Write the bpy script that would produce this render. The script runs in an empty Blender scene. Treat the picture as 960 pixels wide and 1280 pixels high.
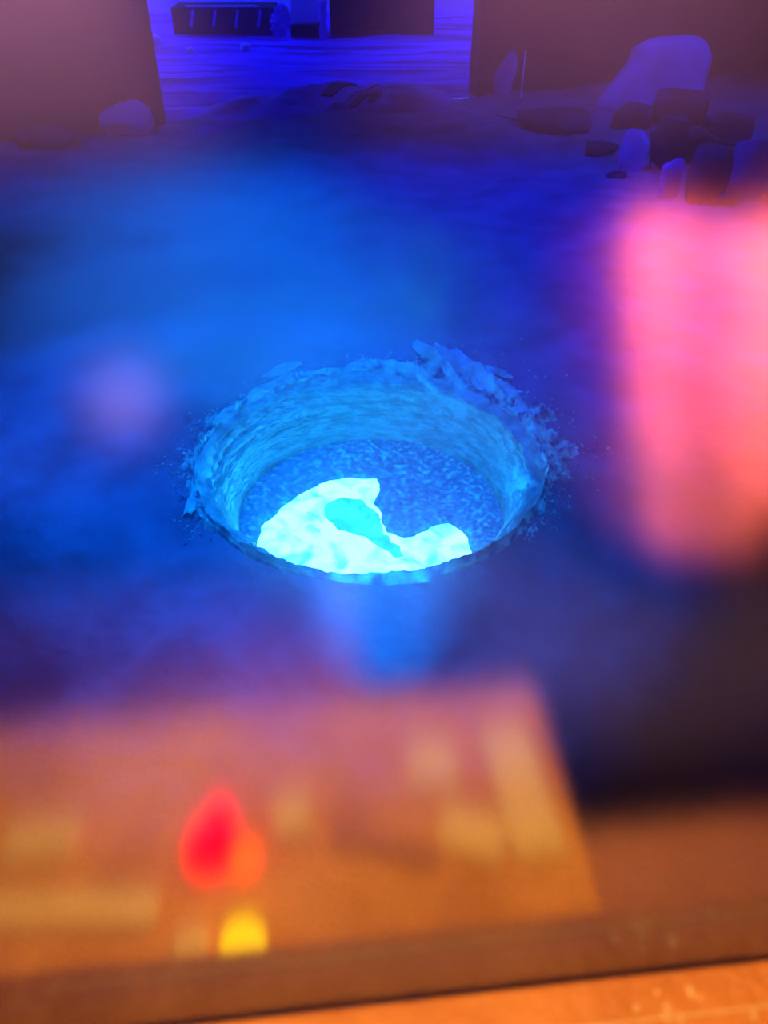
import bpy, bmesh, math, random
import numpy as np
from mathutils import Vector, Matrix, noise

random.seed(7)
PI = math.pi
scene = bpy.context.scene
C = scene.collection

# ------------------------------------------------------------------ camera
CAM = Vector((0.0, 0.0, 3.0))
PITCH = math.radians(39.0)
FPX = 1000.0
cam_data = bpy.data.cameras.new('camera')
cam = bpy.data.objects.new('camera', cam_data)
C.objects.link(cam)
cam.location = CAM
cam.rotation_euler = (PI / 2 - PITCH, 0, 0)
cam_data.sensor_fit = 'VERTICAL'
cam_data.sensor_height = 24.0
cam_data.lens = 24.0 * FPX / 1280.0
cam_data.clip_start = 0.02
cam_data.clip_end = 200
scene.camera = cam
cam_data.dof.use_dof = True
cam_data.dof.focus_distance = 5.3
cam_data.dof.aperture_fstop = 1.35

# ------------------------------------------------------------------ world (overcast blue dusk sky)
world = bpy.data.worlds.new('sky')
scene.world = world
world.use_nodes = True
bg = world.node_tree.nodes['Background']
bg.inputs['Color'].default_value = (0.55, 0.36, 1.0, 1)
bg.inputs['Strength'].default_value = 5.2

scene.view_settings.view_transform = 'Standard'
scene.view_settings.look = 'None'
scene.view_settings.gamma = 1.0
scene.view_settings.use_curve_mapping = False
scene.view_settings.exposure = 0.0


def spot(name, loc, target, energy, color, size_deg, blend, radius):
    d = bpy.data.lights.new(name, 'SPOT')
    d.energy = energy
    d.color = color
    d.spot_size = math.radians(size_deg)
    d.spot_blend = 1.0 if 'flood' in name else blend
    d.shadow_soft_size = radius
    o = bpy.data.objects.new(name, d)
    C.objects.link(o)
    o.location = loc
    o.rotation_euler = (Vector(target) - Vector(loc)).to_track_quat('-Z', 'Y').to_euler()
    return o


# ------------------------------------------------------------------ helpers
def ray(px, py):
    a = (px - 480.0) / FPX
    b = (py - 640.0) / FPX
    f = Vector((0, math.cos(PITCH), -math.sin(PITCH)))
    u = Vector((0, math.sin(PITCH), math.cos(PITCH)))
    return f + Vector((1, 0, 0)) * a - u * b


def on_z(px, py, z):
    d = ray(px, py)
    return CAM + d * ((z - CAM.z) / d.z)


def on_y(px, py, y):
    d = ray(px, py)
    return CAM + d * (y / d.y)


def tag(o, label=None, cat=None, group=None, kind=None):
    if label:
        o['label'] = label
    if cat:
        o['category'] = cat
    if group:
        o['group'] = group
    if kind:
        o['kind'] = kind
    return o


def empty(name, loc=(0, 0, 0), rz=0):
    o = bpy.data.objects.new(name, None)
    C.objects.link(o)
    o.location = loc
    o.rotation_euler = (0, 0, rz)
    o.empty_display_size = 0.05
    return o


def mesh_obj(name, verts, faces, mat, parent=None, smooth=False):
    me = bpy.data.meshes.new(name)
    me.from_pydata([tuple(v) for v in verts], [], faces)
    me.update()
    if smooth:
        me.polygons.foreach_set('use_smooth', [True] * len(me.polygons))
    me.materials.append(mat)
    o = bpy.data.objects.new(name, me)
    C.objects.link(o)
    if parent:
        o.parent = parent
    return o


def bm_obj(name, bm, mat, parent=None, smooth=False):
    me = bpy.data.meshes.new(name)
    bm.normal_update()
    bm.to_mesh(me)
    bm.free()
    if smooth:
        me.polygons.foreach_set('use_smooth', [True] * len(me.polygons))
    me.materials.append(mat)
    o = bpy.data.objects.new(name, me)
    C.objects.link(o)
    if parent:
        o.parent = parent
    return o


def add_box(bm, c, s, rot=None, bevel=0.0):
    r = bmesh.ops.create_cube(bm, size=1.0)
    vs = r['verts']
    M = Matrix.Translation(Vector(c)) @ (rot.to_4x4() if rot else Matrix()) @ Matrix.Diagonal((s[0], s[1], s[2], 1))
    bmesh.ops.transform(bm, matrix=M, verts=vs)
    if bevel:
        es = list({e for v in vs for e in v.link_edges})
        bmesh.ops.bevel(bm, geom=es, offset=bevel, segments=2, affect='EDGES', profile=0.5)


def box(name, c, s, mat, parent=None, rot=None, bevel=0.0):
    bm = bmesh.new()
    add_box(bm, c, s, rot, bevel)
    return bm_obj(name, bm, mat, parent)


def lathe(name, prof, mat, parent=None, n=48, center=(0, 0, 0), smooth=True, cap=True):
    vs, fs = [], []
    for r, z in prof:
        for k in range(n):
            a = 2 * PI * k / n
            vs.append((center[0] + r * math.cos(a), center[1] + r * math.sin(a), center[2] + z))
    for i in range(len(prof) - 1):
        for k in range(n):
            k2 = (k + 1) % n
            fs.append((i * n + k, i * n + k2, (i + 1) * n + k2, (i + 1) * n + k))
    if cap:
        fs.append(tuple(reversed(range(n))))
        fs.append(tuple(range((len(prof) - 1) * n, len(prof) * n)))
    return mesh_obj(name, vs, fs, mat, parent, smooth)


def tube(bm, pts, r, n=8):
    pts = [Vector(p) for p in pts]
    rings = []
    for i, p in enumerate(pts):
        t = (pts[min(i + 1, len(pts) - 1)] - pts[max(i - 1, 0)]).normalized()
        a = t.orthogonal().normalized()
        b = t.cross(a)
        rings.append([bm.verts.new(p + (a * math.cos(2 * PI * k / n) + b * math.sin(2 * PI * k / n)) * r) for k in range(n)])
    for i in range(len(rings) - 1):
        for k in range(n):
            bm.faces.new((rings[i][k], rings[i][(k + 1) % n], rings[i + 1][(k + 1) % n], rings[i + 1][k]))
    bm.faces.new(list(reversed(rings[0])))
    bm.faces.new(rings[-1])


def fbm(p, o=4):
    return noise.fractal(p, 1.0, 2.0, o)


def sstep(a, b, x):
    t = min(1.0, max(0.0, (x - a) / (b - a)))
    return t * t * (3 - 2 * t)


# ------------------------------------------------------------------ materials
def mat(name, color, rough=0.8, var=None, scale=4.0, bump=0.0, bscale=30.0, spec=0.3, detail=6.0, stretch=None, metallic=0.0, ramp=(0.36, 0.64)):
    m = bpy.data.materials.new(name)
    m.use_nodes = True
    nt = m.node_tree
    b = nt.nodes['Principled BSDF']
    b.inputs['Base Color'].default_value = (*color, 1)
    b.inputs['Roughness'].default_value = rough
    b.inputs['Specular IOR Level'].default_value = spec
    b.inputs['Metallic'].default_value = metallic
    tc = nt.nodes.new('ShaderNodeTexCoord')
    src = tc.outputs['Object']
    if stretch:
        mp = nt.nodes.new('ShaderNodeMapping')
        mp.inputs['Scale'].default_value = stretch
        nt.links.new(src, mp.inputs['Vector'])
        src = mp.outputs['Vector']
    if var is not None:
        n = nt.nodes.new('ShaderNodeTexNoise')
        n.inputs['Scale'].default_value = scale
        n.inputs['Detail'].default_value = detail
        nt.links.new(src, n.inputs['Vector'])
        r = nt.nodes.new('ShaderNodeValToRGB')
        r.color_ramp.elements[0].position = ramp[0]
        r.color_ramp.elements[1].position = ramp[1]
        r.color_ramp.elements[0].color = (*color, 1)
        r.color_ramp.elements[1].color = (*var, 1)
        nt.links.new(n.outputs['Fac'], r.inputs['Fac'])
        nt.links.new(r.outputs['Color'], b.inputs['Base Color'])
    if bump:
        n2 = nt.nodes.new('ShaderNodeTexNoise')
        n2.inputs['Scale'].default_value = bscale
        n2.inputs['Detail'].default_value = 8
        nt.links.new(src, n2.inputs['Vector'])
        bp = nt.nodes.new('ShaderNodeBump')
        bp.inputs['Strength'].default_value = bump
        bp.inputs['Distance'].default_value = 0.05
        nt.links.new(n2.outputs['Fac'], bp.inputs['Height'])
        nt.links.new(bp.outputs['Normal'], b.inputs['Normal'])
    return m


def emit_mat(name, color, strength, var=None, scale=3.0, vpos=(0.4, 0.62)):
    m = bpy.data.materials.new(name)
    m.use_nodes = True
    nt = m.node_tree
    nt.nodes.remove(nt.nodes['Principled BSDF'])
    e = nt.nodes.new('ShaderNodeEmission')
    e.inputs['Color'].default_value = (*color, 1)
    e.inputs['Strength'].default_value = strength
    if var is not None:
        tc = nt.nodes.new('ShaderNodeTexCoord')
        n = nt.nodes.new('ShaderNodeTexNoise')
        n.inputs['Scale'].default_value = scale
        n.inputs['Detail'].default_value = 6
        n.inputs['Distortion'].default_value = 0.6
        nt.links.new(tc.outputs['Object'], n.inputs['Vector'])
        r = nt.nodes.new('ShaderNodeValToRGB')
        r.color_ramp.elements[0].position = vpos[0]
        r.color_ramp.elements[1].position = vpos[1]
        r.color_ramp.elements[0].color = (*color, 1)
        r.color_ramp.elements[1].color = (*var, 1)
        nt.links.new(n.outputs['Fac'], r.inputs['Fac'])
        nt.links.new(r.outputs['Color'], e.inputs['Color'])
    nt.links.new(e.outputs['Emission'], nt.nodes['Material Output'].inputs['Surface'])
    return m


M = {}
M['dirt'] = mat('hall dirt', (0.16, 0.12, 0.22), 0.95, (0.26, 0.2, 0.34), 2.2, 0.5, 9.0, 0.1)
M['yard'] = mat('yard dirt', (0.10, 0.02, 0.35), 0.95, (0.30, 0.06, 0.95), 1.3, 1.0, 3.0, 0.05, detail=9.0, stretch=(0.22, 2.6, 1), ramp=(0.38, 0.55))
M['bank'] = mat('bank dirt', (0.25, 0.10, 0.36), 0.95, (0.36, 0.14, 0.62), 2.0, 0.6, 6.0, 0.05, stretch=(0.6, 2.0, 1))
M['wall'] = mat('dark wall', (0.05, 0.035, 0.035), 0.9, (0.07, 0.05, 0.045), 1.5, 0.3, 8.0, 0.1)
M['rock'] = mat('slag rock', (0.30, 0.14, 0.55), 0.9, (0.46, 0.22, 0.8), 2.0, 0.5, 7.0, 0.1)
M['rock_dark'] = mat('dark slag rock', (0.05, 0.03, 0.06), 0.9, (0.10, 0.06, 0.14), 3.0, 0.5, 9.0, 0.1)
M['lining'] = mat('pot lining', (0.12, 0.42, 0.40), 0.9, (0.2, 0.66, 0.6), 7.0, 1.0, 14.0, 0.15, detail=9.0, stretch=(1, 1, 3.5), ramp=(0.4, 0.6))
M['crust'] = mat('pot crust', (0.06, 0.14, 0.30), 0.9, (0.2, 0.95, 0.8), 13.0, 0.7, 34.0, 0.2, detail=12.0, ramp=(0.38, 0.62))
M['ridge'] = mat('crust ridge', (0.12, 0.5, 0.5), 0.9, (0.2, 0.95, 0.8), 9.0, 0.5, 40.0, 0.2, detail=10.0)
M['shell'] = mat('pot shell', (0.22, 0.24, 0.24), 0.6, (0.27, 0.29, 0.28), 3.0, 0.1, 20.0, 0.3)
M['pale'] = mat('pale render', (0.75, 0.4, 0.9), 0.9, (0.85, 0.5, 0.95), 1.0, 0, 1, 0.1)
M['dark_metal'] = mat('dark brown steel', (0.05, 0.03, 0.04), 0.8, (0.07, 0.04, 0.05), 2.0, 0.1, 12.0, 0.1)
M['bush'] = mat('bush leaf', (0.16, 0.1, 0.75), 0.9, (0.25, 0.12, 0.95), 5.0, 0.3, 20.0, 0.1)
M['frame'] = mat('brown window frame', (0.3, 0.12, 0.04), 0.6, (0.36, 0.16, 0.05), 12.0, 0.1, 40.0, 0.2)
M['sill'] = mat('orange sill', (0.28, 0.075, 0.022), 0.6, (0.38, 0.12, 0.04), 5.0, 0.25, 30.0, 0.3)
M['desk'] = mat('orange desk', (0.62, 0.20, 0.035), 0.65, (0.85, 0.32, 0.07), 6.0, 0.05, 30.0, 0.2)
M['cabin'] = mat('cabin paint', (0.13, 0.07, 0.09), 0.85, (0.17, 0.09, 0.11), 2.0, 0, 1, 0.1)
M['cabin_dark'] = mat('dark cabin floor', (0.016, 0.01, 0.014), 0.85, (0.024, 0.015, 0.018), 2.0, 0, 1, 0.1)
M['coral'] = mat('coral cloth', (0.95, 0.17, 0.14), 0.85, (0.95, 0.22, 0.14), 2.0, 0, 1, 0.1)
M['tan'] = mat('tan card', (0.9, 0.5, 0.2), 0.7, (0.95, 0.58, 0.24), 8.0, 0, 1, 0.2)
M['brown'] = mat('brown card', (0.5, 0.16, 0.09), 0.8, (0.6, 0.22, 0.12), 5.0, 0, 1, 0.1)
M['steel'] = mat('grey steel', (0.3, 0.3, 0.32), 0.5, (0.36, 0.36, 0.37), 6.0, 0, 1, 0.4, metallic=0.6)

HOT = (1.0, 1.0, 0.52)
M['melt'] = emit_mat('molten slag', (1.0, 1.0, 0.5), 70.0, (0.12, 0.9, 0.5), 6.0, (0.46, 0.68))
M['skin'] = emit_mat('cooling skin', (0.02, 0.40, 0.25), 20.0, (0.3, 0.75, 0.35), 7.0, (0.4, 0.7))


def crust_emit():
    m = mat('floating crust', (0.01, 0.055, 0.06), 0.85, (0.03, 0.18, 0.18), 14.0, 0.7, 30.0, 0.3)
    nt = m.node_tree
    b = nt.nodes['Principled BSDF']
    tc = nt.nodes.new('ShaderNodeTexCoord')
    v = nt.nodes.new('ShaderNodeTexNoise')
    v.inputs['Scale'].default_value = 26.0
    v.inputs['Detail'].default_value = 5
    nt.links.new(tc.outputs['Object'], v.inputs['Vector'])
    r = nt.nodes.new('ShaderNodeValToRGB')
    r.color_ramp.elements[0].position = 0.5
    r.color_ramp.elements[0].color = (0.02, 0.62, 0.75, 1)
    r.color_ramp.elements[1].position = 0.74
    r.color_ramp.elements[1].color = (0.3, 3.4, 1.6, 1)
    nt.links.new(v.outputs['Fac'], r.inputs['Fac'])
    nt.links.new(r.outputs['Color'], b.inputs['Emission Color'])
    b.inputs['Emission Strength'].default_value = 1.25
    return m


M['floatcrust'] = crust_emit()


def glass_mat():
    m = bpy.data.materials.new('cobalt blue furnace glass')
    m.use_nodes = True
    nt = m.node_tree
    nt.nodes.remove(nt.nodes['Principled BSDF'])
    t = nt.nodes.new('ShaderNodeBsdfTransparent')
    t.inputs['Color'].default_value = (0.13, 0.42, 1.0, 1)
    g = nt.nodes.new('ShaderNodeBsdfGlossy')
    g.distribution = 'BECKMANN'
    g.inputs['Color'].default_value = (1, 1, 1, 1)
    g.inputs['Roughness'].default_value = 0.155
    mx = nt.nodes.new('ShaderNodeMixShader')
    mx.inputs[0].default_value = 0.30
    nt.links.new(t.outputs[0], mx.inputs[1])
    nt.links.new(g.outputs[0], mx.inputs[2])
    nt.links.new(mx.outputs[0], nt.nodes['Material Output'].inputs['Surface'])
    return m


M['glass'] = glass_mat()

# ------------------------------------------------------------------ hall: ground
PC = Vector((-0.09, 4.27, 0.0))      # pot centre
PR = 1.12


def wall_y(x):
    return 12.9 + 0.40 * (x + 3.24)


XL, XR, YN = -9.0, 9.0, 0.55


def ground_h(x, y):
    dx, dy = x - PC.x, y - PC.y
    r = math.hypot(dx, dy)
    c = -dy / max(r, 1e-6)                       # 1 towards the viewer
    front = sstep(0.15, 0.9, c)
    h = 0.10 * fbm(Vector((x * 0.6, y * 0.6, 0.3)), 4) * sstep(1.3, 3.5, r)
    h += 0.03 * fbm(Vector((x * 3, y * 3, 1.3)), 4)
    h -= 0.75 * front * sstep(1.0, 2.6, r)
    h -= 0.03
    # low bank near the doorway
    d = wall_y(x) - y
    h += 0.12 * math.exp(-(d / 1.2) ** 2) * sstep(-4.5, -1.5, x) * (1 - sstep(0.0, 1.6, x))
    return h


nA, nR = 360, 110
vs, fs = [], []
for i in range(nA):
    a = 2 * PI * i / nA
    ca, sa = math.cos(a), math.sin(a)
    lim = 60.0
    if ca > 1e-6:
        lim = min(lim, (XR - PC.x) / ca)
    if ca < -1e-6:
        lim = min(lim, (XL - PC.x) / ca)
    if sa < -1e-6:
        lim = min(lim, (YN - PC.y) / sa)
    den = sa - 0.40 * ca
    if den > 1e-6:
        lim = min(lim, (wall_y(PC.x) - PC.y) / den)
    for j in range(nR):
        t = j / (nR - 1)
        r = 1.135 + (lim - 1.135) * t ** 1.9
        x, y = PC.x + r * ca, PC.y + r * sa
        vs.append((x, y, ground_h(x, y) if j > 0 else -0.3))
for i in range(nA):
    i2 = (i + 1) % nA
    for j in range(nR - 1):
        fs.append((i * nR + j, i * nR + j + 1, i2 * nR + j + 1, i2 * nR + j))
tag(mesh_obj('floor', vs, fs, M['dirt'], None, True), 'dusky dirt floor of the dark hall around the glowing pit', kind='structure')

# yard beyond the doorway
vs, fs = [], []
NX, NY = 120, 160
for j in range(NY):
    for i in range(NX):
        x = -16 + 32 * i / (NX - 1)
        y = wall_y(x) + 22 * (j / (NY - 1)) ** 1.3
        rut = 0.05 * math.sin((y - 0.1 * x) * 4.2 + 2 * fbm(Vector((x * 0.3, y * 0.3, 2)), 3))
        h = -0.03 + (rut + 0.09 * fbm(Vector((x * 0.35, y * 1.5, 5)), 4)) * sstep(0.0, 0.8, y - wall_y(x))
        vs.append((x, y, h))
for j in range(NY - 1):
    for i in range(NX - 1):
        fs.append((j * NX + i, j * NX + i + 1, (j + 1) * NX + i + 1, (j + 1) * NX + i))
tag(mesh_obj('yard_ground', vs, fs, M['yard'], None, True), 'bright blue rutted dirt yard outside the doorway', kind='structure')

# hall walls
wdir = Vector((1, 0.40, 0)).normalized()
wang = math.atan2(0.40, 1)
ROTW = Matrix.Rotation(wang, 3, 'Z')


def wall_seg(name, x0, x1, z0, z1, th, label):
    c = Vector(((x0 + x1) / 2, wall_y((x0 + x1) / 2), (z0 + z1) / 2)) + Vector((-wdir.y, wdir.x, 0)) * (th / 2)
    return tag(box(name, c, ((x1 - x0) / wdir.x, th, z1 - z0), M['wall'], None, ROTW), label, kind='structure')


wall_seg('wall_back_left', -9.0, -3.24, -0.4, 6.0, 0.3, 'dark hall wall left of the bright doorway')
wall_seg('wall_back_right', 1.55, 9.0, -0.4, 6.0, 0.3, 'dark hall wall right of the bright doorway')
wall_seg('wall_back_top', -3.24, 1.55, 4.2, 6.0, 0.3, 'dark wall over the doorway')
tag(box('wall_left', (-9.15, 6.0, 2.8), (0.3, 14, 6.6), M['wall']), 'dark left wall of the hall', kind='structure')
tag(box('wall_right', (9.15, 9.5, 2.8), (0.3, 20, 6.6), M['wall']), 'dark right wall of the hall', kind='structure')
tag(box('ceiling', (0, 9.0, 6.1), (18.6, 20, 0.2), M['wall']), 'dark hall roof', kind='structure')

# ------------------------------------------------------------------ slag pot
pot = empty('slag_pot', (PC.x, PC.y, -0.62))
tag(pot, 'round crusted pot sunk in the floor holding glowing molten slag', 'pot')
ZP = -0.53
LZ = 0.62    # pot base offset: local z = world z + 0.62


def rim_r(a):
    return PR * (1 + 0.018 * fbm(Vector((math.cos(a) * 3, math.sin(a) * 3, 7.0)), 4) + 0.008 * fbm(Vector((math.cos(a) * 14, math.sin(a) * 14, 3.0)), 3))


def rim_z(a):
    return 0.018 * fbm(Vector((math.cos(a) * 4, math.sin(a) * 4, 17.0)), 4) + 0.016 * fbm(Vector((math.cos(a) * 15, math.sin(a) * 15, 1.0)), 3)


BOWL = [(0.0, 1.12, 0.0), (0.16, 1.035, -0.075), (0.34, 0.965, -0.20), (0.62, 0.905, -0.40), (1.0, 0.845, -0.63)]


def bowl_i(t, k):
    for (t0, *v0), (t1, *v1) in zip(BOWL, BOWL[1:]):
        if t <= t1:
            f = (t - t0) / (t1 - t0)
            return v0[k] + (v1[k] - v0[k]) * f
    return BOWL[-1][k + 1]


def bowl_r(t):
    return bowl_i(t, 0)


def bowl_z(t):
    return bowl_i(t, 1)


def shelf(a, t):
    # at the far right the crust forms a shelf level with the lip
    return sstep(0.45, 0.9, math.cos(a - 0.95)) * (1 - sstep(0.22, 0.42, t))


def surf_h(x, y):
    r = math.hypot(x - PC.x, y - PC.y)
    if r >= PR:
        return ground_h(x, y) + 0.03
    for (t0, r0, z0), (t1, r1, z1) in zip(BOWL, BOWL[1:]):
        if r >= r1:
            f = (r0 - r) / (r0 - r1)
            return (z0 + (z1 - z0) * f) * (1 - 0.85 * shelf(math.atan2(y - PC.y, x - PC.x), t0 + (t1 - t0) * f))
    return -0.6


# inner lining with horizontal ridges
nA2, nZ = 540, 90
vs, fs = [], []
for j in range(nZ):
    t = j / (nZ - 1)
    for i in range(nA2):
        a = 2 * PI * i / nA2
        base = bowl_r(t) * (1 + (rim_r(a) / PR - 1) * (1 - t))
        p = Vector((math.cos(a) * 2.2, math.sin(a) * 2.2, t * 16))
        up = 1.35 - 1.1 * sstep(0.15, 0.6, t)
        d = 0.015 * fbm(p, 4) * up + 0.012 * fbm(Vector((math.cos(a) * 14, math.sin(a) * 14, t * 30)), 4) * up
        r = base - (d if t > 0 else 0)
        z = rim_z(a) * (1 - t) + bowl_z(t) * (1 - 0.85 * shelf(a, t))
        vs.append((r * math.cos(a), r * math.sin(a), z + LZ))
for j in range(nZ - 1):
    for i in range(nA2):
        i2 = (i + 1) % nA2
        fs.append((j * nA2 + i, (j + 1) * nA2 + i, (j + 1) * nA2 + i2, j * nA2 + i2))
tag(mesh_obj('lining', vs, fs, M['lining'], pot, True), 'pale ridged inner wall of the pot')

# outer steel shell (seen below the near lip)
prof = [(0.70, -0.85), (0.84, -0.80), (0.95, -0.62), (1.03, -0.35), (1.085, -0.12), (1.10, -0.03), (1.125, -0.012)]
lathe('shell', [(r, z + LZ) for r, z in prof], M['shell'], pot, 128, cap=False)

# crust spilled over the lip: ragged outer border, ridged surface
def crust_out(a):
    # 0 = +x, pi/2 = away from viewer
    ca, sa = math.cos(a), math.sin(a)
    back = sstep(-0.75, 0.1, sa)
    right = sstep(0.2, 0.9, math.cos(a - 0.95))
    w = 0.015 + 0.09 * back + 0.16 * back * right
    w *= 1 + 0.9 * fbm(Vector((ca * 5, sa * 5, 31.0)), 5)
    return max(0.02, w)


nC, nW = 1080, 46
vs, fs = [], []
for i in range(nC):
    a = 2 * PI * i / nC
    w = crust_out(a)
    for j in range(nW):
        t = j / (nW - 1)
        r = rim_r(a) + w * t
        x, y = r * math.cos(a), r * math.sin(a)
        g = ground_h(PC.x + x, PC.y + y)
        g = max(g, -0.05 - 0.25 * t)
        n1 = fbm(Vector((x * 7, y * 7, 3)), 5)
        n2 = fbm(Vector((x * 26, y * 26, 9)), 3)
        rag = (0.06 * n1 + 0.035 * n2) * sstep(0.0, 0.15, t)
        edge = (1 - sstep(0.55, 1.0, t)) * 0.025
        z = rim_z(a) * (1 - sstep(0, 0.4, t)) + g * sstep(0, 0.4, t) + edge + rag * sstep(-0.7, -0.2, math.sin(a)) - 0.03 * sstep(0.85, 1, t)
        vs.append((x, y, z + LZ if j else rim_z(a) + LZ))
for i in range(nC):
    i2 = (i + 1) % nC
    for j in range(nW - 1):
        fs.append((i * nW + j, i * nW + j + 1, i2 * nW + j + 1, i2 * nW + j))
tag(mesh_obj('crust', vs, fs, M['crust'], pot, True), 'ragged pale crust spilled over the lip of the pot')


def ridge(p0, p1, w, h, seed, parent):
    """a gouged slab of crust lying from p0 to p1 on the ground"""
    p0, p1 = Vector(p0), Vector(p1)
    L = (p1 - p0).length
    d = (p1 - p0) / L
    s = Vector((-d.y, d.x, 0))
    nl, nw = 26, 11
    vs, fs = [], []
    for i in range(nl):
        t = i / (nl - 1)
        ww = w * (0.45 + 0.55 * math.sin(PI * min(1, 0.12 + t * 0.9))) * (1 + 0.35 * fbm(Vector((t * 4, seed, 0)), 3))
        for j in range(nw):
            u = j / (nw - 1) * 2 - 1
            p = p0 + d * (L * t + 0.03 * fbm(Vector((u * 3, seed, 4)), 3)) + s * (ww * u * 0.5)
            prof = (1 - u * u) ** 0.5 * 0.6 + 0.4 * (1 - abs(u)) if abs(u) < 1 else 0
            z = h * prof * math.sin(PI * min(1, max(0.0, 0.08 + t * 0.86))) * (1 + 0.4 * fbm(Vector((t * 9, u * 2, seed)), 4))
            gz = surf_h(p.x, p.y)
            vs.append((p.x - PC.x, p.y - PC.y, gz + z - 0.012 + LZ))
    for i in range(nl - 1):
        for j in range(nw - 1):
            fs.append((i * nw + j, (i + 1) * nw + j, (i + 1) * nw + j + 1, i * nw + j + 1))
    # underside
    n0 = len(vs)
    base = [vs[i * nw] for i in range(nl)] + [vs[i * nw + nw - 1] for i in reversed(range(nl))]
    for b in base:
        vs.append((b[0], b[1], b[2] - 0.06))
    idx = [i * nw for i in range(nl)] + [i * nw + nw - 1 for i in reversed(range(nl))]
    for k in range(len(idx)):
        k2 = (k + 1) % len(idx)
        fs.append((idx[k], idx[k2], n0 + k2, n0 + k))
    return mesh_obj('crust_ridge', vs, fs, M['ridge'], parent, True)


RIDGES = [((520, 428), (584, 492), .12, .10), ((566, 438), (634, 506), .13, .11), ((500, 452), (548, 486), .10, .07), ((545, 430), (606, 492), .07, .06),
          ((612, 470), (668, 520), .10, .05), ((645, 500), (678, 560), .12, .05), ((640, 560), (672, 600), .10, .05),
          ((612, 640), (685, 598), .10, .06), ((470, 452), (520, 470), .10, .06), ((330, 470), (375, 452), .12, .04),
          ((268, 530), (300, 500), .12, .05), ((300, 505), (350, 478), .10, .06), ((248, 600), (266, 540), .10, .05),
          ((380, 468), (430, 458), .09, .05), ((600, 455), (640, 470), .08, .04), ((235, 640), (250, 600), .08, .04)]
for k, (a, b, w, h) in enumerate(RIDGES):
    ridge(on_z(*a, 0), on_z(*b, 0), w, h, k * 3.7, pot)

# flakes of crust scattered round the lip (uncountable crumbs)
bm = bmesh.new()
for k in range(1500):
    a = random.uniform(-0.7, PI + 0.7)
    ww = crust_out(a)
    r = rim_r(a) + abs(random.gauss(0, 1)) * (ww * 0.75 + 0.05)
    x, y = r * math.cos(a), r * math.sin(a)
    s = random.uniform(0.004, 0.016)
    z = ground_h(PC.x + x, PC.y + y) + s * 0.4 + LZ + (0.03 if r < rim_r(a) + ww else 0)
    rot = Matrix.Rotation(random.uniform(0, 6), 3, Vector((random.random(), random.random(), random.random() + .1)).normalized())
    v4 = [bm.verts.new(Vector((x, y, z)) + rot @ Vector(c) * s * random.uniform(0.7, 1.5)) for c in ((1, 0, 0), (-0.5, 0.9, 0), (-0.5, -0.9, 0), (0, 0, 0.9))]
    for f in ((0, 2, 1), (0, 1, 3), (1, 2, 3), (2, 0, 3)):
        bm.faces.new([v4[q] for q in f])
tag(bm_obj('crust_crumbs', bm, M['crust'], pot), kind='stuff')

# ------------------------------------------------------------------ molten pool
melt = empty('molten_slag', (PC.x, PC.y, ZP))
tag(melt, 'white-hot molten slag pool with a crescent of dark crust inside the pot', 'molten slag')


def poly_local(pts, z):
    return [((on_z(px, py, z).x - PC.x), (on_z(px, py, z).y - PC.y)) for px, py in pts]


bright = poly_local([(320, 700), (323, 680), (330, 660), (345, 645), (375, 620), (400, 606), (430, 599), (455, 600), (470, 600),
                     (471, 614), (466, 630), (475, 645), (474, 656), (482, 666), (500, 672), (520, 671), (540, 661), (560, 656),
                     (572, 661), (581, 672), (588, 690), (560, 740), (480, 770), (380, 760)], ZP)
skinp = poly_local([(404, 636), (412, 626), (430, 622), (450, 624), (466, 636), (476, 650), (480, 668), (500, 684), (506, 696),
                    (494, 698), (478, 684), (455, 672), (425, 662), (408, 650)], ZP)


def sdf(poly, x, y):
    d = 1e9
    inside = False
    n = len(poly)
    for i in range(n):
        x1, y1 = poly[i]
        x2, y2 = poly[(i + 1) % n]
        ex, ey = x2 - x1, y2 - y1
        t = max(0, min(1, ((x - x1) * ex + (y - y1) * ey) / (ex * ex + ey * ey)))
        d = min(d, (x - x1 - ex * t) ** 2 + (y - y1 - ey * t) ** 2)
        if (y1 > y) != (y2 > y) and x < (x2 - x1) * (y - y1) / (y2 - y1) + x1:
            inside = not inside
    d = math.sqrt(d)
    return -d if inside else d


def disc(name, R, fn, material, parent, nr=90, na=240):
    vs, fs = [(0, 0, fn(0, 0))], []
    for j in range(1, nr):
        r = R * j / (nr - 1)
        for i in range(na):
            a = 2 * PI * i / na
            x, y = r * math.cos(a), r * math.sin(a)
            vs.append((x, y, fn(x, y)))
    for i in range(na):
        fs.append((0, 1 + i, 1 + (i + 1) % na))
    for j in range(nr - 2):
        for i in range(na):
            i2 = (i + 1) % na
            fs.append((1 + j * na + i, 1 + (j + 1) * na + i, 1 + (j + 1) * na + i2, 1 + j * na + i2))
    return mesh_obj(name, vs, fs, material, parent, True)


disc('melt_surface', 0.815, lambda x, y: 0.004 * fbm(Vector((x * 5, y * 5, 0)), 3), M['melt'], melt, 30, 120)


def crust_fn(x, y):
    s = sdf(bright, x, y) + 0.022 * fbm(Vector((x * 9, y * 9, 2)), 4)
    lift = 0.05 * sstep(0.6, 0.82, math.hypot(x, y))
    return -0.03 + 0.055 * sstep(-0.03, 0.05, s) + (0.012 * fbm(Vector((x * 16, y * 16, 5)), 4) + lift) * sstep(0.0, 0.08, s)


tag(disc('floating_crust', 0.895, crust_fn, M['floatcrust'], melt), 'dark speckled crust floating on the melt')


def skin_fn(x, y):
    s = sdf(skinp, x, y) + 0.02 * fbm(Vector((x * 12, y * 12, 8)), 3)
    return -0.02 + 0.03 * (1 - sstep(-0.02, 0.03, s))


tag(disc('cooling_skin', 0.60, skin_fn, M['skin'], melt), 'dimmer turquoise swirl of cooling skin on the melt')


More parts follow.
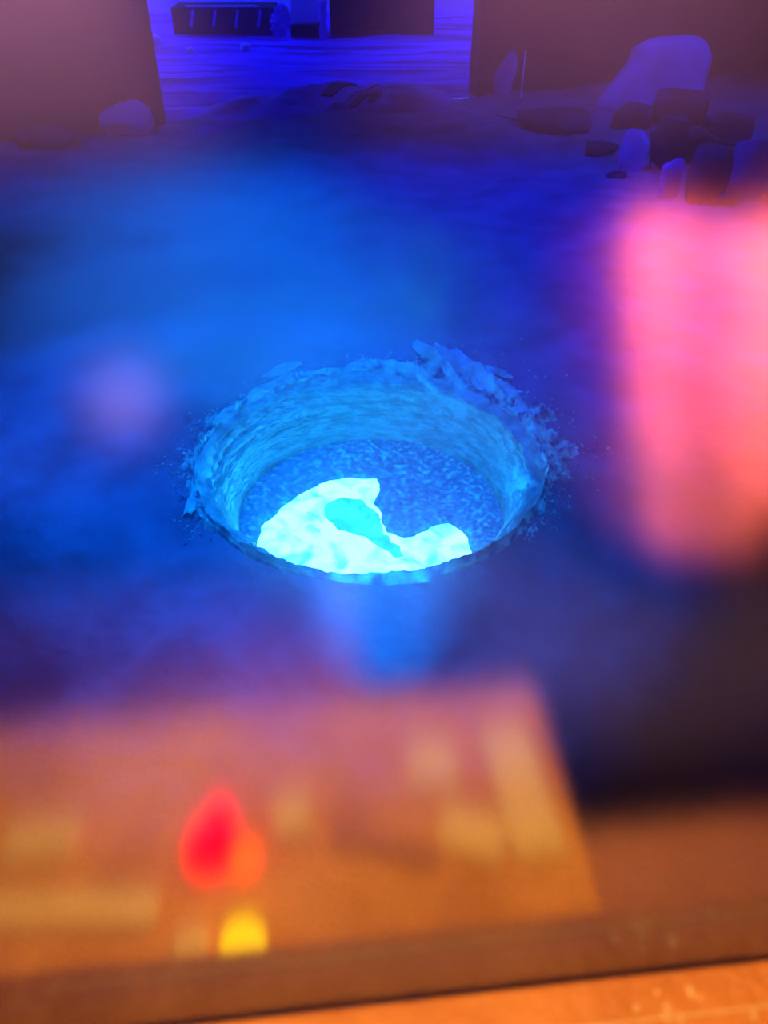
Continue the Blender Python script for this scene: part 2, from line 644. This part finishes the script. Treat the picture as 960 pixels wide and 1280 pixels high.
# ------------------------------------------------------------------ rocks and debris
def rock(name, loc, size, seed, material, label, cat='rock', group=None, rot=0.0, lean=0.0, planes=9, shape=None):
    rnd = random.Random(seed)
    bm = bmesh.new()
    bmesh.ops.create_icosphere(bm, subdivisions=4, radius=1.0)
    cuts = []
    for k in range(planes):
        n = Vector((rnd.gauss(0, 1), rnd.gauss(0, 1), rnd.gauss(0, 1))).normalized()
        cuts.append((n, rnd.uniform(0.62, 0.9)))
    for v in bm.verts:
        p = v.co.copy()
        for n, d in cuts:
            q = p.dot(n)
            if q > d:
                p -= n * (q - d) * 0.9
        p *= 1 + 0.10 * fbm(p * 1.7 + Vector((seed, 0, 0)), 4) + 0.03 * fbm(p * 7 + Vector((seed, 0, 0)), 3)
        if shape:
            p = shape(p)
        v.co = Vector((p.x * size[0] / 2, p.y * size[1] / 2, max(p.z, -0.82) * size[2] / 1.75 + size[2] * 0.45))
    o = bm_obj(name, bm, material, None, True)
    o.location = loc
    o.rotation_euler = (0, lean, rot)
    return tag(o, label, cat, group)


def chunk(name, loc, size, seed, material, label, cat, group, rot):
    rnd = random.Random(seed)
    bm = bmesh.new()
    for k in range(26):
        p = Vector((rnd.uniform(-1, 1), rnd.uniform(-1, 1), rnd.uniform(-1, 1)))
        m = max(abs(p.x), abs(p.y), abs(p.z))
        p = p / m * rnd.uniform(0.82, 1.0)
        if p.length > 1.3:
            p *= 1.3 / p.length
        bm.verts.new((p.x * size[0] / 2, p.y * size[1] / 2, (p.z + 0.9) * size[2] / 1.9))
    r = bmesh.ops.convex_hull(bm, input=bm.verts)
    bmesh.ops.delete(bm, geom=[v for v in bm.verts if not v.link_faces], context='VERTS')
    bmesh.ops.bevel(bm, geom=list(bm.edges), offset=0.03 * size[0], segments=1, affect='EDGES')
    o = bm_obj(name, bm, material)
    o.location = loc
    o.rotation_euler = (0, 0, rot)
    return tag(o, label, cat, group)


def block_shape(p):
    # rounded block: squarish profile with a tail flaring at the lower left
    e = 0.55
    q = Vector((math.copysign(abs(p.x) ** e, p.x), p.y, math.copysign(abs(p.z) ** e, p.z)))
    if q.x < 0:
        q.x *= 1.0 + 0.95 * max(0, -q.z + 0.35) ** 1.4 * 0.7
        q.x *= 1 - 0.22 * max(0, q.z)
    return q


def put(px, py, z=0.0):
    p = on_z(px, py, z)
    return Vector((p.x, p.y, ground_h(p.x, p.y) - 0.02))


p = put(822, 138)
rock('boulder', p, (1.28, 1.0, 0.98), 3, M['rock'], 'large violet-blue boulder against the dark wall right of the doorway', 'boulder', shape=block_shape, planes=4)
p = put(628, 116)
rock('rock_slab', p, (0.42, 0.26, 0.66), 11, M['rock'], 'small pointed pale rock standing beside the right doorway jamb', 'rock', lean=0.12,
     shape=lambda p: Vector((p.x * (1 - 0.35 * p.z) + 0.12 * p.z, p.y, p.z)))
p = put(160, 166)
rock('rounded_rock', p, (0.78, 0.55, 0.5), 21, M['rock'], 'rounded dusky rock at the foot of the wall left of doorway', 'rock')
p = put(60, 176)
rock('low_heap', p, (0.9, 0.7, 0.3), 22, M['rock_dark'], 'low dark heap at the far left by the wall', 'heap')

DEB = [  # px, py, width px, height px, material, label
    (690, 160, 100, 22, 'rock_dark', 'flat dark slab put in for the dark recess between the doorway and the large boulder'),  # slab added where a dark recess shows at the wall foot
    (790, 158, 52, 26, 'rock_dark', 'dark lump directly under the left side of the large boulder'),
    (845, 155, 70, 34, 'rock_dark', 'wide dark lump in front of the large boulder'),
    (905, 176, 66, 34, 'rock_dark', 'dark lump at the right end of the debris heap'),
    (788, 208, 36, 46, 'rock', 'blue block at the near left of the debris heap'),
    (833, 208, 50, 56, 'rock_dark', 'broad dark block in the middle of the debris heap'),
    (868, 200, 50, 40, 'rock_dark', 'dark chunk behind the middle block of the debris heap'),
    (834, 246, 28, 44, 'rock', 'narrow blue block nearest the pot in the debris heap'),
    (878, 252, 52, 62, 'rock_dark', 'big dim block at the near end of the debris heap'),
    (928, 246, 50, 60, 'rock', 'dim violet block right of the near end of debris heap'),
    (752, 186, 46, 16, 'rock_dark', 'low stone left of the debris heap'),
    (770, 216, 30, 9, 'rock_dark', 'small flat stone left of the blue block'),
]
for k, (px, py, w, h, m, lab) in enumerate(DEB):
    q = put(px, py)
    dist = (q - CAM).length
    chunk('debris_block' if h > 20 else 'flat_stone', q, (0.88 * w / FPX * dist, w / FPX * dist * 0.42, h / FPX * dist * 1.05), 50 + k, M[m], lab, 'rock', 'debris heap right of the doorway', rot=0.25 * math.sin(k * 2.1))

# thin leaning rod and hanging rag on the wall right of the doorway
a = on_y(652, 112, 14.6)
b = on_y(656, 72, 14.9)
bm = bmesh.new()
tube(bm, [(a.x, a.y, 0.0), (b.x, b.y, b.z + 0.1)], 0.012)
tag(bm_obj('leaning_rod', bm, M['pale']), 'thin pale rod leaning on the dark wall beside the pointed rock', 'rod')

# dirt bank across the doorway
vs, fs = [], []
c0 = on_z(360, 122, 0)
NXB, NYB = 60, 36
for j in range(NYB):
    for i in range(NXB):
        u, v = i / (NXB - 1) * 2 - 1, j / (NYB - 1) * 2 - 1
        x = -0.95 + u * 2.1
        y = wall_y(x) + 0.1 + v * 1.1
        e = max(0, 1 - u * u) * max(0, 1 - v * v)
        z = -0.08 + 0.34 * e ** 0.7 * (1 + 0.5 * fbm(Vector((x * 1.6, y * 1.6, 2)), 4)) + 0.03 * fbm(Vector((x * 6, y * 6, 2)), 3)
        vs.append((x, y, z))
for j in range(NYB - 1):
    for i in range(NXB - 1):
        fs.append((j * NXB + i, j * NXB + i + 1, (j + 1) * NXB + i + 1, (j + 1) * NXB + i))
# floor plate closing the bank from below
tag(mesh_obj('dirt_bank', vs, fs, M['bank'], None, True), 'low violet bank of loose dirt across the doorway threshold', 'dirt bank')

# scrap on the bank
SCR = [((408, 118), (440, 104), .10), ((425, 128), (452, 112), .07), ((440, 132), (470, 116), .05), ((452, 112), (486, 108), .06), ((462, 126), (484, 120), .05), ((478, 130), (490, 112), .05)]
for k, (a, b, w) in enumerate(SCR):
    A, B = on_z(*a, 0.34), on_z(*b, 0.34)
    bm = bmesh.new()
    mid = (A + B) / 2 + Vector((0, 0, 0.07))
    d = (B - A)
    n = Vector((-d.y, d.x, 0)).normalized() * w
    pts = [A - n, A + n, mid + n * 1.3, mid - n * 0.8, B + n * 0.6, B - n * 0.9]
    top = [bm.verts.new(p) for p in pts]
    bot = [bm.verts.new(p - Vector((0, 0, 0.03))) for p in pts]
    for f in ((0, 3, 2, 1), (3, 5, 4, 2)):
        bm.faces.new([top[q] for q in f][::-1])
        bm.faces.new([bot[q] for q in f])
    ring = [0, 1, 2, 4, 5, 3]
    for i in range(6):
        i2 = (i + 1) % 6
        bm.faces.new((top[ring[i]], bot[ring[i]], bot[ring[i2]], top[ring[i2]]))
    tag(bm_obj('scrap_plate', bm, M['rock'] if k % 2 else M['dark_metal']), ['dark bent scrap plate at the left of the doorway tangle', 'blue bent plate nearest the hall on left of tangle', 'dark bent plate at the near middle of the tangle', 'blue bent plate at the far top of the tangle', 'short dark plate inside the right of the tangle', 'blue upright plate at the right end of tangle'][k], 'scrap', 'scrap tangle on the doorway bank')

# small stones in the yard
for k, (px, py, s, lab) in enumerate([(238, 66, .14, 'small pinkish stone on blue yard, left of its twin'), (306, 61, .15, 'small pinkish stone on blue yard below the bush'), (194, 56, .22, 'pale stone in yard touching the left doorway jamb')]):
    q = on_z(px, py, 0.0)
    rock('yard_stone', Vector((q.x, q.y, -0.03)), (s * 1.5, s, s), 90 + k, M['pale'], lab, 'stone', 'stones in the yard')

# ------------------------------------------------------------------ far side of the yard
YF = 20.7


def fx(px, y=YF):
    return on_y(px, 30, y).x


tr = empty('low_trailer', ((fx(215) + fx(342)) / 2, YF, 0))
tag(tr, 'low dark trailer with pale slanted stakes across the yard', 'trailer')
w = fx(342) - fx(215)
box('bed', (0, 0.5, 0.28), (w, 0.9, 0.52), M['dark_metal'], tr, bevel=0.02)
box('top_rail', (0.0, 0.08, 0.56), (w * 0.7, 0.06, 0.03), M['pale'], tr)
for k in range(4):
    box('stake', (-w / 2 + w * (0.2 + 0.22 * k), 0.03, 0.33), (0.05, 0.04, 0.34), M['bush'], tr, Matrix.Rotation(0.25, 3, 'Y'))
for sx in (-1, 1):
    o = lathe('wheel', [(0.02, -0.06), (0.14, -0.06), (0.16, -0.03), (0.16, 0.03), (0.14, 0.06), (0.02, 0.06)], M['dark_metal'], tr, 24)
    o.rotation_euler = (PI / 2, 0, 0)
    o.location = (sx * w * 0.3, 0.97, 0.16)

# bush
bm = bmesh.new()
bx = fx(350)
rnd = random.Random(5)
for k in range(420):
    t = rnd.random()
    hgt = 0.02 + 0.6 * t
    rr = 0.22 * (0.55 + 0.6 * math.sin(PI * min(1, t * 1.05))) * math.sqrt(rnd.random())
    a = rnd.uniform(0, 2 * PI)
    c = Vector((rr * math.cos(a) + 0.1 * t, rr * math.sin(a), hgt))
    s = rnd.uniform(0.035, 0.07)
    n = Vector((rnd.gauss(0, 1), rnd.gauss(0, 1), rnd.gauss(0, 1))).normalized()
    u = n.orthogonal().normalized() * s
    v = n.cross(u).normalized() * s * 0.6
    bm.faces.new([bm.verts.new(c + q) for q in (u, v, -u, -v)])
tube(bm, [(0, 0, -0.03), (0.03, 0, 0.3), (0.08, 0, 0.5)], 0.02)
o = bm_obj('bush', bm, M['bush'])
o.location = (bx, YF - 0.3, 0)
tag(o, 'small ragged blue bush between low trailer and pale block', 'bush')

bl = empty('concrete_block', ((fx(362) + fx(399)) / 2, YF + 0.4, 0))
tag(bl, 'pale mauve block on a dark plinth across the yard', 'block')
w = fx(399) - fx(362)
box('plinth', (0, 0, 0.09), (w, 0.6, 0.24), M['dark_metal'], bl)
box('upper_block', (0, 0.02, 0.85), (w * 0.96, 0.6, 1.28), M['pale'], bl, bevel=0.03)
po = empty('blue_post', (fx(404), YF - 0.05, 0))
tag(po, 'short blue post between pale block and dark container', 'post')
lathe('shaft', [(0.09, -0.03), (0.09, 0.2), (0.06, 0.24), (0.06, 0.3), (0.09, 0.33), (0.09, 0.62)], M['bush'], po, 20)
lathe('cap', [(0.11, 0.62), (0.11, 0.67), (0.05, 0.7)], M['bush'], po, 20)

ct = empty('shipping_container', ((fx(412) + fx(543)) / 2, YF + 1.0, 0))
tag(ct, 'dark brown ribbed container across the yard right of the post', 'container')
w = fx(543) - fx(412)
box('body', (0, 0, 1.25), (w, 1.6, 2.4), M['dark_metal'], ct)
for k in range(12):
    box('rib', (-w / 2 + w * (k + 0.5) / 12, -0.81, 1.25), (w / 24, 0.03, 2.2), M['dark_metal'], ct)
box('bottom_rail', (0, -0.83, 0.07), (w, 0.06, 0.12), M['dark_metal'], ct)

tag(box('wall_yard_far', (-2.5, 24.5, 1.2), (16, 0.3, 2.5), M['pale']), 'pale mauve wall beyond the yard', kind='structure')
vs, fs = [], []

# ------------------------------------------------------------------ control cabin (where the photograph is taken)
PA = on_z(480, 1250, 1.97)
PB = on_z(960, 1196, 1.97)
pd = (PB - PA).normalized()                      # along the pane
pn = Vector((-pd.y, pd.x, 0))                    # outwards, to the hall
pm = Vector((0.0, PA.y - PA.x * (PB.y - PA.y) / (PB.x - PA.x), 1.97))
PROT = Matrix.Rotation(math.atan2(pd.y, pd.x), 3, 'Z')


def mirror(v):
    return v - pn * (2 * (v - pm).dot(pn))


def virt_z(px, py, z):
    """a real point of the cabin at height z whose mirror image in the pane shows at this pixel"""
    return mirror(on_z(px, py, z))


def pl(along, out, z):
    """cabin point: along the pane, outwards, height"""
    v = pm + pd * along + pn * out
    return Vector((v.x, v.y, z))


def cabin_box(name, a0, a1, o0, o1, z0, z1, m, parent=None, bevel=0.0):
    return box(name, pl((a0 + a1) / 2, (o0 + o1) / 2, (z0 + z1) / 2), (a1 - a0, o1 - o0, z1 - z0), m, parent, PROT, bevel)


win = empty('window_1')
tag(win, 'blue tinted viewing window between the cabin and the hall', kind='structure')
tag(cabin_box('pane', -0.85, 0.85, 0.0, 0.008, 1.94, 3.45, M['glass'], win), 'cobalt blue glass pane with warm reflections')
for nm, a0, a1, z0, z1 in (('frame_side', -0.90, -0.85, 1.95, 3.5), ('frame_side', 0.85, 0.90, 1.95, 3.5), ('frame_top', -0.85, 0.85, 3.45, 3.5), ('frame_bottom', -0.85, 0.85, 1.90, 1.94)):
    cabin_box(nm, a0, a1, -0.03, 0.04, z0, z1, M['frame'], win)
sl = cabin_box('trim_1', -0.95, 0.95, -0.075, -0.002, 1.94, 1.97, M['sill'], None, 0.006)
M['chip'] = mat('bare chips', (0.4, 0.2, 0.12), 0.5, (0.5, 0.27, 0.17), 30.0, 0, 1, 0.3)
box('edge_strip', pl(0.25, -0.052, 1.9705), (1.3, 0.003, 0.003), M['chip'], sl, PROT)
rndc = random.Random(4)
for k in range(8):
    q = on_z(rndc.uniform(780, 955), rndc.uniform(1236, 1276), 1.9708)
    box('paint_chip', (q.x, q.y, 1.9706), (rndc.uniform(0.003, 0.007), rndc.uniform(0.004, 0.014), 0.0012), M['chip'], sl, Matrix.Rotation(rndc.uniform(-0.6, 0.6), 3, 'Z'))
tag(sl, 'scratched orange window sill along the bottom edge', kind='structure')
for nm, a0, a1, z0, z1 in (('wall_cabin_left', -1.7, -0.9, -0.8, 3.7), ('wall_cabin_right', 0.9, 1.7, -0.8, 3.7), ('wall_cabin_top', -0.9, 0.9, 3.5, 3.7), ('wall_cabin_bottom', -0.9, 0.9, -0.8, 1.90)):
    tag(cabin_box(nm, a0, a1, -0.03, 0.07, z0, z1, M['cabin']), 'cabin front wall around the viewing window', kind='structure')
tag(cabin_box('wall_cabin_side_left', -1.8, -1.7, -2.6, 0.09, 1.0, 3.7, M['cabin']), 'cabin side wall', kind='structure')
tag(cabin_box('wall_cabin_side_right', 1.7, 1.8, -2.6, 0.09, 1.0, 3.7, M['cabin']), 'cabin side wall', kind='structure')
tag(cabin_box('wall_cabin_back', -1.8, 1.8, -2.7, -2.6, 1.0, 3.7, M['cabin']), 'cabin back wall', kind='structure')
tag(cabin_box('floor_cabin', -1.8, 1.8, -2.7, -0.03, 1.0, 1.1, M['cabin_dark']), 'dark cabin floor', kind='structure')
tag(cabin_box('ceiling_cabin', -1.8, 1.8, -2.7, 0.09, 3.7, 3.8, M['cabin']), 'cabin ceiling', kind='structure')

tag(cabin_box('trim_2', -1.7, 1.7, -2.6, -2.57, 1.1, 2.25, M['cabin_dark']), 'added dark panel dimming the mirrored cabin back wall', kind='structure')  # panel added to keep the lower wall reflection dark
for nm, x0, x1, z0, z1 in (('wall_front_left', -9.3, -1.75, -0.9, 6.2), ('wall_front_right', 1.75, 9.3, -0.9, 6.2), ('wall_front_top', -1.75, 1.75, 3.75, 6.2)):
    tag(box(nm, ((x0 + x1) / 2, -0.25, (z0 + z1) / 2), (x1 - x0, 0.3, z1 - z0), M['wall']), 'dark hall wall beside the viewing cabin', kind='structure')

# console desk under the window, seen mirrored in the pane
DZ = 1.90
dk = empty('console_desk', pl(-0.3, -0.3, 1.1), math.atan2(pd.y, pd.x))
tag(dk, 'orange console desk under the viewing window, mirrored in the glass', 'desk')
edge_r = virt_z(712, 1000, DZ)
er = (edge_r - pm).dot(pd)
far = virt_z(300, 885, DZ)
ed = (far - pm).dot(pn)
def dbox(name, a0, a1, o0, o1, z0, z1, m, bevel=0.0):
    return box(name, ((a0 + a1) / 2 + 0.3, (o0 + o1) / 2 + 0.3, (z0 + z1) / 2 - 1.1), (a1 - a0, o1 - o0, z1 - z0), m, dk, None, bevel)
dbox('desk_top', -1.2, er, ed, -0.04, DZ - 0.04, DZ, M['desk'], 0.004)
dbox('side_panel', er - 0.04, er - 0.01, ed + 0.02, -0.06, 1.1, DZ - 0.04, M['desk'])
dbox('side_panel', -1.18, -1.15, ed + 0.02, -0.06, 1.1, DZ - 0.04, M['desk'])
dbox('front_panel', -1.15, er - 0.04, ed + 0.04, ed + 0.06, 1.1, DZ - 0.04, M['desk'])

def on_desk(px, py):
    return virt_z(px, py, DZ)

lamp_red = emit_mat('red lamp glow', (1.0, 0.0, 0.0), 9.0)
lamp_or = emit_mat('orange lamp glow', (1.0, 0.08, 0.0), 7.0)
lamp_ye = emit_mat('yellow lamp glow', (1.0, 0.5, 0.0), 4.5)
lamp_li = emit_mat('lilac lamp glow', (0.9, 0.5, 1.0), 0.9)


def signal(px, py, r, m, label, name='signal_lamp'):
    q = on_desk(px, py)
    t = empty(name, (q.x, q.y, DZ))
    tag(t, label, 'lamp')
    lathe('bezel', [(r * 1.05, 0.0), (r * 1.05, 0.006), (r * 0.9, 0.009)], M['desk'], t, 24)
    lathe('lens', [(r * 0.9, 0.009), (r * 0.85, 0.02), (r * 0.55, 0.032), (r * 0.1, 0.036)], m, t, 24)
    return t


signal(268, 1064, 0.046, lamp_red, 'large red signal lamp on the orange desk, mirrored in glass')
signal(308, 1080, 0.026, lamp_or, 'orange-red signal lamp touching the large red one on the desk')
signal(276, 1026, 0.022, lamp_red, 'small red signal lamp behind the large red one on desk')
signal(305, 1184, 0.034, lamp_ye, 'yellow signal lamp on the orange desk, mirrored in glass')


def card(px, py, w, d, h, m, label, name, cat, rz=0.0, bevel=0.01):
    q = on_desk(px, py)
    o = box(name, (0, 0, h / 2), (w, d, h), m, None, None, bevel)
    o.location = (q.x, q.y, DZ)
    o.rotation_euler = (0, 0, rz)
    return tag(o, label, cat)


card(55, 1055, 0.11, 0.06, 0.02, M['tan'], 'tan box at the left end of the desk', 'small_box', 'box', 0.1)
card(365, 1030, 0.06, 0.06, 0.03, M['tan'], 'tan block behind the red lamp on the desk', 'small_box', 'box')
card(90, 1140, 0.24, 0.05, 0.015, M['tan'], 'long tan ruler strip on the desk', 'strip', 'strip', 0.2)
card(240, 1190, 0.05, 0.05, 0.02, M['tan'], 'tan cube left of the yellow lamp', 'small_box', 'box')
card(650, 990, 0.08, 0.22, 0.02, M['tan'], 'tall tan folder at the right edge of the desk', 'folder', 'folder', 0.05)
card(590, 1045, 0.10, 0.07, 0.015, M['tan'], 'tan notebook beside the folder on the desk', 'notebook', 'notebook', 0.5)
card(540, 960, 0.08, 0.08, 0.02, M['tan'], 'tan pad at the back of the desk', 'notepad', 'notepad', 0.2)
card(480, 1060, 0.16, 0.04, 0.012, M['brown'], 'dark brown bar lying on the desk', 'bar', 'bar', 0.45)
card(310, 1226, 0.035, 0.02, 0.012, M['pale'], 'pale tag in front of the yellow lamp', 'tag', 'tag')

# mat added so its reflection fades mauve behind the desk
M['mat'] = mat('added rust mat', (0.85, 0.24, 0.2), 0.95, (0.95, 0.32, 0.24), 9.0, 0.1, 60.0, 0.05)
fm = cabin_box('added_mat', -1.5, 0.05, -1.62, ed - 0.05, 1.1, 1.115, M['mat'], None, 0.004)
tag(fm, 'rust coloured mat added on the cabin floor for the mirrored fade behind the desk', 'mat')

# brown crate right of the desk
q0 = virt_z(830, 1130, 1.75)
cr = empty('crate', (q0.x + 0.15, q0.y, 1.1), 0.08)
tag(cr, 'brown crate on the cabin floor right of the desk', 'crate')
box('crate_body', (0.0, 0.0, 0.31), (0.50, 0.22, 0.62), M['brown'], cr, None, 0.01)
box('crate_lid', (0.0, 0.0, 0.635), (0.52, 0.24, 0.03), M['brown'], cr, None, 0.006)

# coral cloth put in for a work jacket, with a strip beside it
def cloth(name, pts, y, label, folds, seed, m):
    """pts: outline pixels left edge top->bottom and right edge top->bottom of the mirror image on plane y"""
    (lt, lb, rb, rt) = pts
    LT, LB, RB, RT = [on_y(*p, y) for p in (lt, lb, rb, rt)]
    nu, nv = 40, 30
    vs, fs = [], []
    for side in (0, 1):
        for j in range(nv):
            v = j / (nv - 1)
            for i in range(nu):
                u = i / (nu - 1)
                p = LT.lerp(RT, u).lerp(LB.lerp(RB, u), v)
                p += Vector((0, 0.055 * math.sin(u * folds * 2 * PI + seed + v) + 0.02 * fbm(Vector((u * 3, v * 3, seed)), 3) + 0.006 * side, 0))
                vs.append(mirror(p))
    N = nu * nv
    for j in range(nv - 1):
        for i in range(nu - 1):
            a, b, c, d = j * nu + i, j * nu + i + 1, (j + 1) * nu + i + 1, (j + 1) * nu + i
            fs.append((a, b, c, d))
            fs.append((N + d, N + c, N + b, N + a))
    o = mesh_obj(name, vs, fs, m, None, True)
    return tag(o, label, 'cloth')


cloth('jacket_cloth', ((800, 285), (815, 700), (1120, 600), (1120, 262)), 1.75, 'large coral cloth put in for a work jacket behind the viewer, mirrored in the glass', 1.6, 0.4, M['coral'])
M['mauve'] = mat('mauve cloth', (0.22, 0.03, 0.06), 0.85, (0.28, 0.04, 0.07), 3.0, 0, 1, 0.1)
cloth('hanging_strip', ((735, 310), (728, 655), (775, 650), (785, 300)), 1.80, 'narrow mauve cloth strip hanging beside the large coral cloth', 0.5, 1.4, M['mauve'])

# glowing lilac disc added for a blurred lamp reflection
q = mirror(on_y(155, 495, 1.9))
t = empty('lilac_disc', q)
tag(t, 'round lilac glow disc added as a blurred lamp reflection left of the pot', 'glow disc')
o = lathe('disc_face', [(0.01, 0.0), (0.075, 0.0), (0.085, 0.01), (0.085, 0.02), (0.01, 0.02)], lamp_li, t, 32)
o.rotation_euler = (-PI / 2, 0, 0)
o = lathe('disc_rim', [(0.088, -0.01), (0.095, -0.01), (0.095, 0.03), (0.088, 0.03)], M['steel'], t, 32, cap=False)
o.rotation_euler = (-PI / 2, 0, 0)
box('stand', (0, 0, -(q.z - 1.1) / 2 - 0.05), (0.03, 0.02, q.z - 1.1 - 0.1), M['cabin_dark'], t)

# added unseen lamps, each a spot in a modelled shade
def added_lamp(loc, target, energy, color, size, name, label, radius=0.04):
    t = empty(name, loc)
    tag(t, label, 'lamp')
    d = (Vector(target) - Vector(loc)).normalized()
    o = lathe('shade', [(0.02, 0.10), (0.03, 0.09), (0.075, 0.0), (0.08, -0.02), (0.074, -0.02), (0.03, 0.08)], M['steel'], t, 32, cap=False)
    o.rotation_euler = (-d).to_track_quat('Z', 'Y').to_euler()
    s = spot(name + '_light', Vector(loc), target, energy, color, size, 0.6, radius)
    return t


dcen = on_desk(430, 1080)
added_lamp((dcen.x + 0.05, dcen.y - 0.10, 3.40), (dcen.x, dcen.y, DZ), 190, (1.0, 0.62, 0.15), 64, 'desk_fill', 'added unseen lamp over the console desk')  # added to light the desk for its mirror image
ccen = mirror(on_y(900, 480, 1.75))
added_lamp((ccen.x - 0.15, ccen.y + 0.8, 3.5), ccen, 1500, (1.0, 0.62, 0.4), 46, 'cloth_fill', 'added unseen lamp lighting the coral cloth')  # added to brighten the coral reflection
added_lamp(pl(-1.0, -1.9, 3.5), pl(-1.1, -2.6, 2.75), 420, (1.0, 0.6, 0.62), 80, 'wall_fill', 'added unseen lamp washing the cabin back wall at left')  # added for the brown glow mirrored in the upper left corner
added_lamp(pl(1.0, -1.9, 3.5), pl(1.0, -2.6, 2.8), 240, (1.0, 0.55, 0.6), 80, 'wall_fill', 'added unseen lamp washing the cabin back wall at right')  # added for the glow mirrored in the upper right corner

# added unseen hall lamps: flood low on the cabin wall, rest under the roof
added_lamp((0.05, 0.62, 0.9), (PC.x + 0.06, PC.y - 1.16, -0.13), 1500, (0.05, 1.6, 0.85), 21, 'flood_fill', 'added floodlight making the soft blue patch below the pot')  # added lamp; its spot stands in for the blue ghost patch
added_lamp((-2.6, 6.2, 5.7), (-1.3, 4.8, 0.0), 6000, (0.05, 0.9, 1.0), 40, 'hall_fill', 'added unseen lamp under the hall roof left of the pot', 0.2)  # added to brighten the ground and crust left of the pot
added_lamp((1.4, 8.6, 5.7), (1.0, 8.1, 0.0), 4000, (0.12, 0.15, 1.0), 76, 'hall_fill', 'added unseen lamp under the hall roof towards the doorway', 0.2)  # added as blue fill for the floor behind and right
added_lamp((0.3, 0.8, 5.5), (0.0, 4.1, 0.0), 2700, (0.02, 0.95, 0.95), 40, 'hall_fill', 'added unseen lamp over the cabin aimed at the pot', 0.2)  # added to brighten the near ground and the crust
added_lamp((4.6, 9.8, 5.6), (4.4, 12.6, 0.3), 2000, (0.6, 0.3, 1.0), 62, 'hall_fill', 'added unseen lamp under the hall roof before the boulder', 0.2)  # added to brighten the boulder and debris
added_lamp((-4.5, 8.5, 5.6), (-3.9, 11.4, 0.0), 1200, (0.6, 0.3, 1.0), 62, 'hall_fill', 'added unseen lamp under the hall roof before the left wall', 0.2)  # added as violet fill before the left wall


# ------------------------------------------------------------------ smoke
def smoke(name, loc, size, density, scale, thr, label, seed, rot=(0, 0, 0)):
    bm = bmesh.new()
    bmesh.ops.create_icosphere(bm, subdivisions=3, radius=1.0)
    m = bpy.data.materials.new(name)
    m.use_nodes = True
    nt = m.node_tree
    nt.nodes.remove(nt.nodes['Principled BSDF'])
    tc = nt.nodes.new('ShaderNodeTexCoord')
    n = nt.nodes.new('ShaderNodeTexNoise')
    n.inputs['Scale'].default_value = scale
    n.inputs['Detail'].default_value = 3
    mp = nt.nodes.new('ShaderNodeMapping')
    mp.inputs['Location'].default_value = (seed, seed * 0.7, 0)
    nt.links.new(tc.outputs['Object'], mp.inputs['Vector'])
    nt.links.new(mp.outputs['Vector'], n.inputs['Vector'])
    ln = nt.nodes.new('ShaderNodeVectorMath')
    ln.operation = 'LENGTH'
    nt.links.new(tc.outputs['Object'], ln.inputs[0])
    fall = nt.nodes.new('ShaderNodeMapRange')
    fall.interpolation_type = 'SMOOTHERSTEP'
    for k, v in (('From Min', 0.15), ('From Max', 1.0), ('To Min', 1.0), ('To Max', 0.0)):
        fall.inputs[k].default_value = v
    nt.links.new(ln.outputs['Value'], fall.inputs['Value'])
    nr = nt.nodes.new('ShaderNodeMapRange')
    for k, v in (('From Min', thr), ('From Max', thr + 0.3), ('To Min', 0.0), ('To Max', density)):
        nr.inputs[k].default_value = v
    nt.links.new(n.outputs['Fac'], nr.inputs['Value'])
    mul = nt.nodes.new('ShaderNodeMath')
    mul.operation = 'MULTIPLY'
    nt.links.new(fall.outputs['Result'], mul.inputs[0])
    nt.links.new(nr.outputs['Result'], mul.inputs[1])
    vol = nt.nodes.new('ShaderNodeVolumeScatter')
    vol.inputs['Color'].default_value = (0.9, 0.9, 0.95, 1)
    vol.inputs['Anisotropy'].default_value = 0.0
    nt.links.new(mul.outputs[0], vol.inputs['Density'])
    nt.links.new(vol.outputs[0], nt.nodes['Material Output'].inputs['Volume'])
    o = bm_obj(name, bm, m, None, True)
    o.location = loc
    o.scale = size
    o.rotation_euler = rot
    return tag(o, label, 'smoke', kind='stuff')


smoke('smoke_plume', (-1.1, 5.2, 0.8), (2.9, 1.7, 1.0), 1.0, 1.8, 0.32, 'hazy blue smoke drifting left and back from the pot', 2.0)
smoke('smoke_wisp', (0.28, 5.6, 0.65), (0.42, 0.4, 0.55), 5.0, 2.2, 0.35, 'small brighter curl of smoke above the far lip', 5.0)
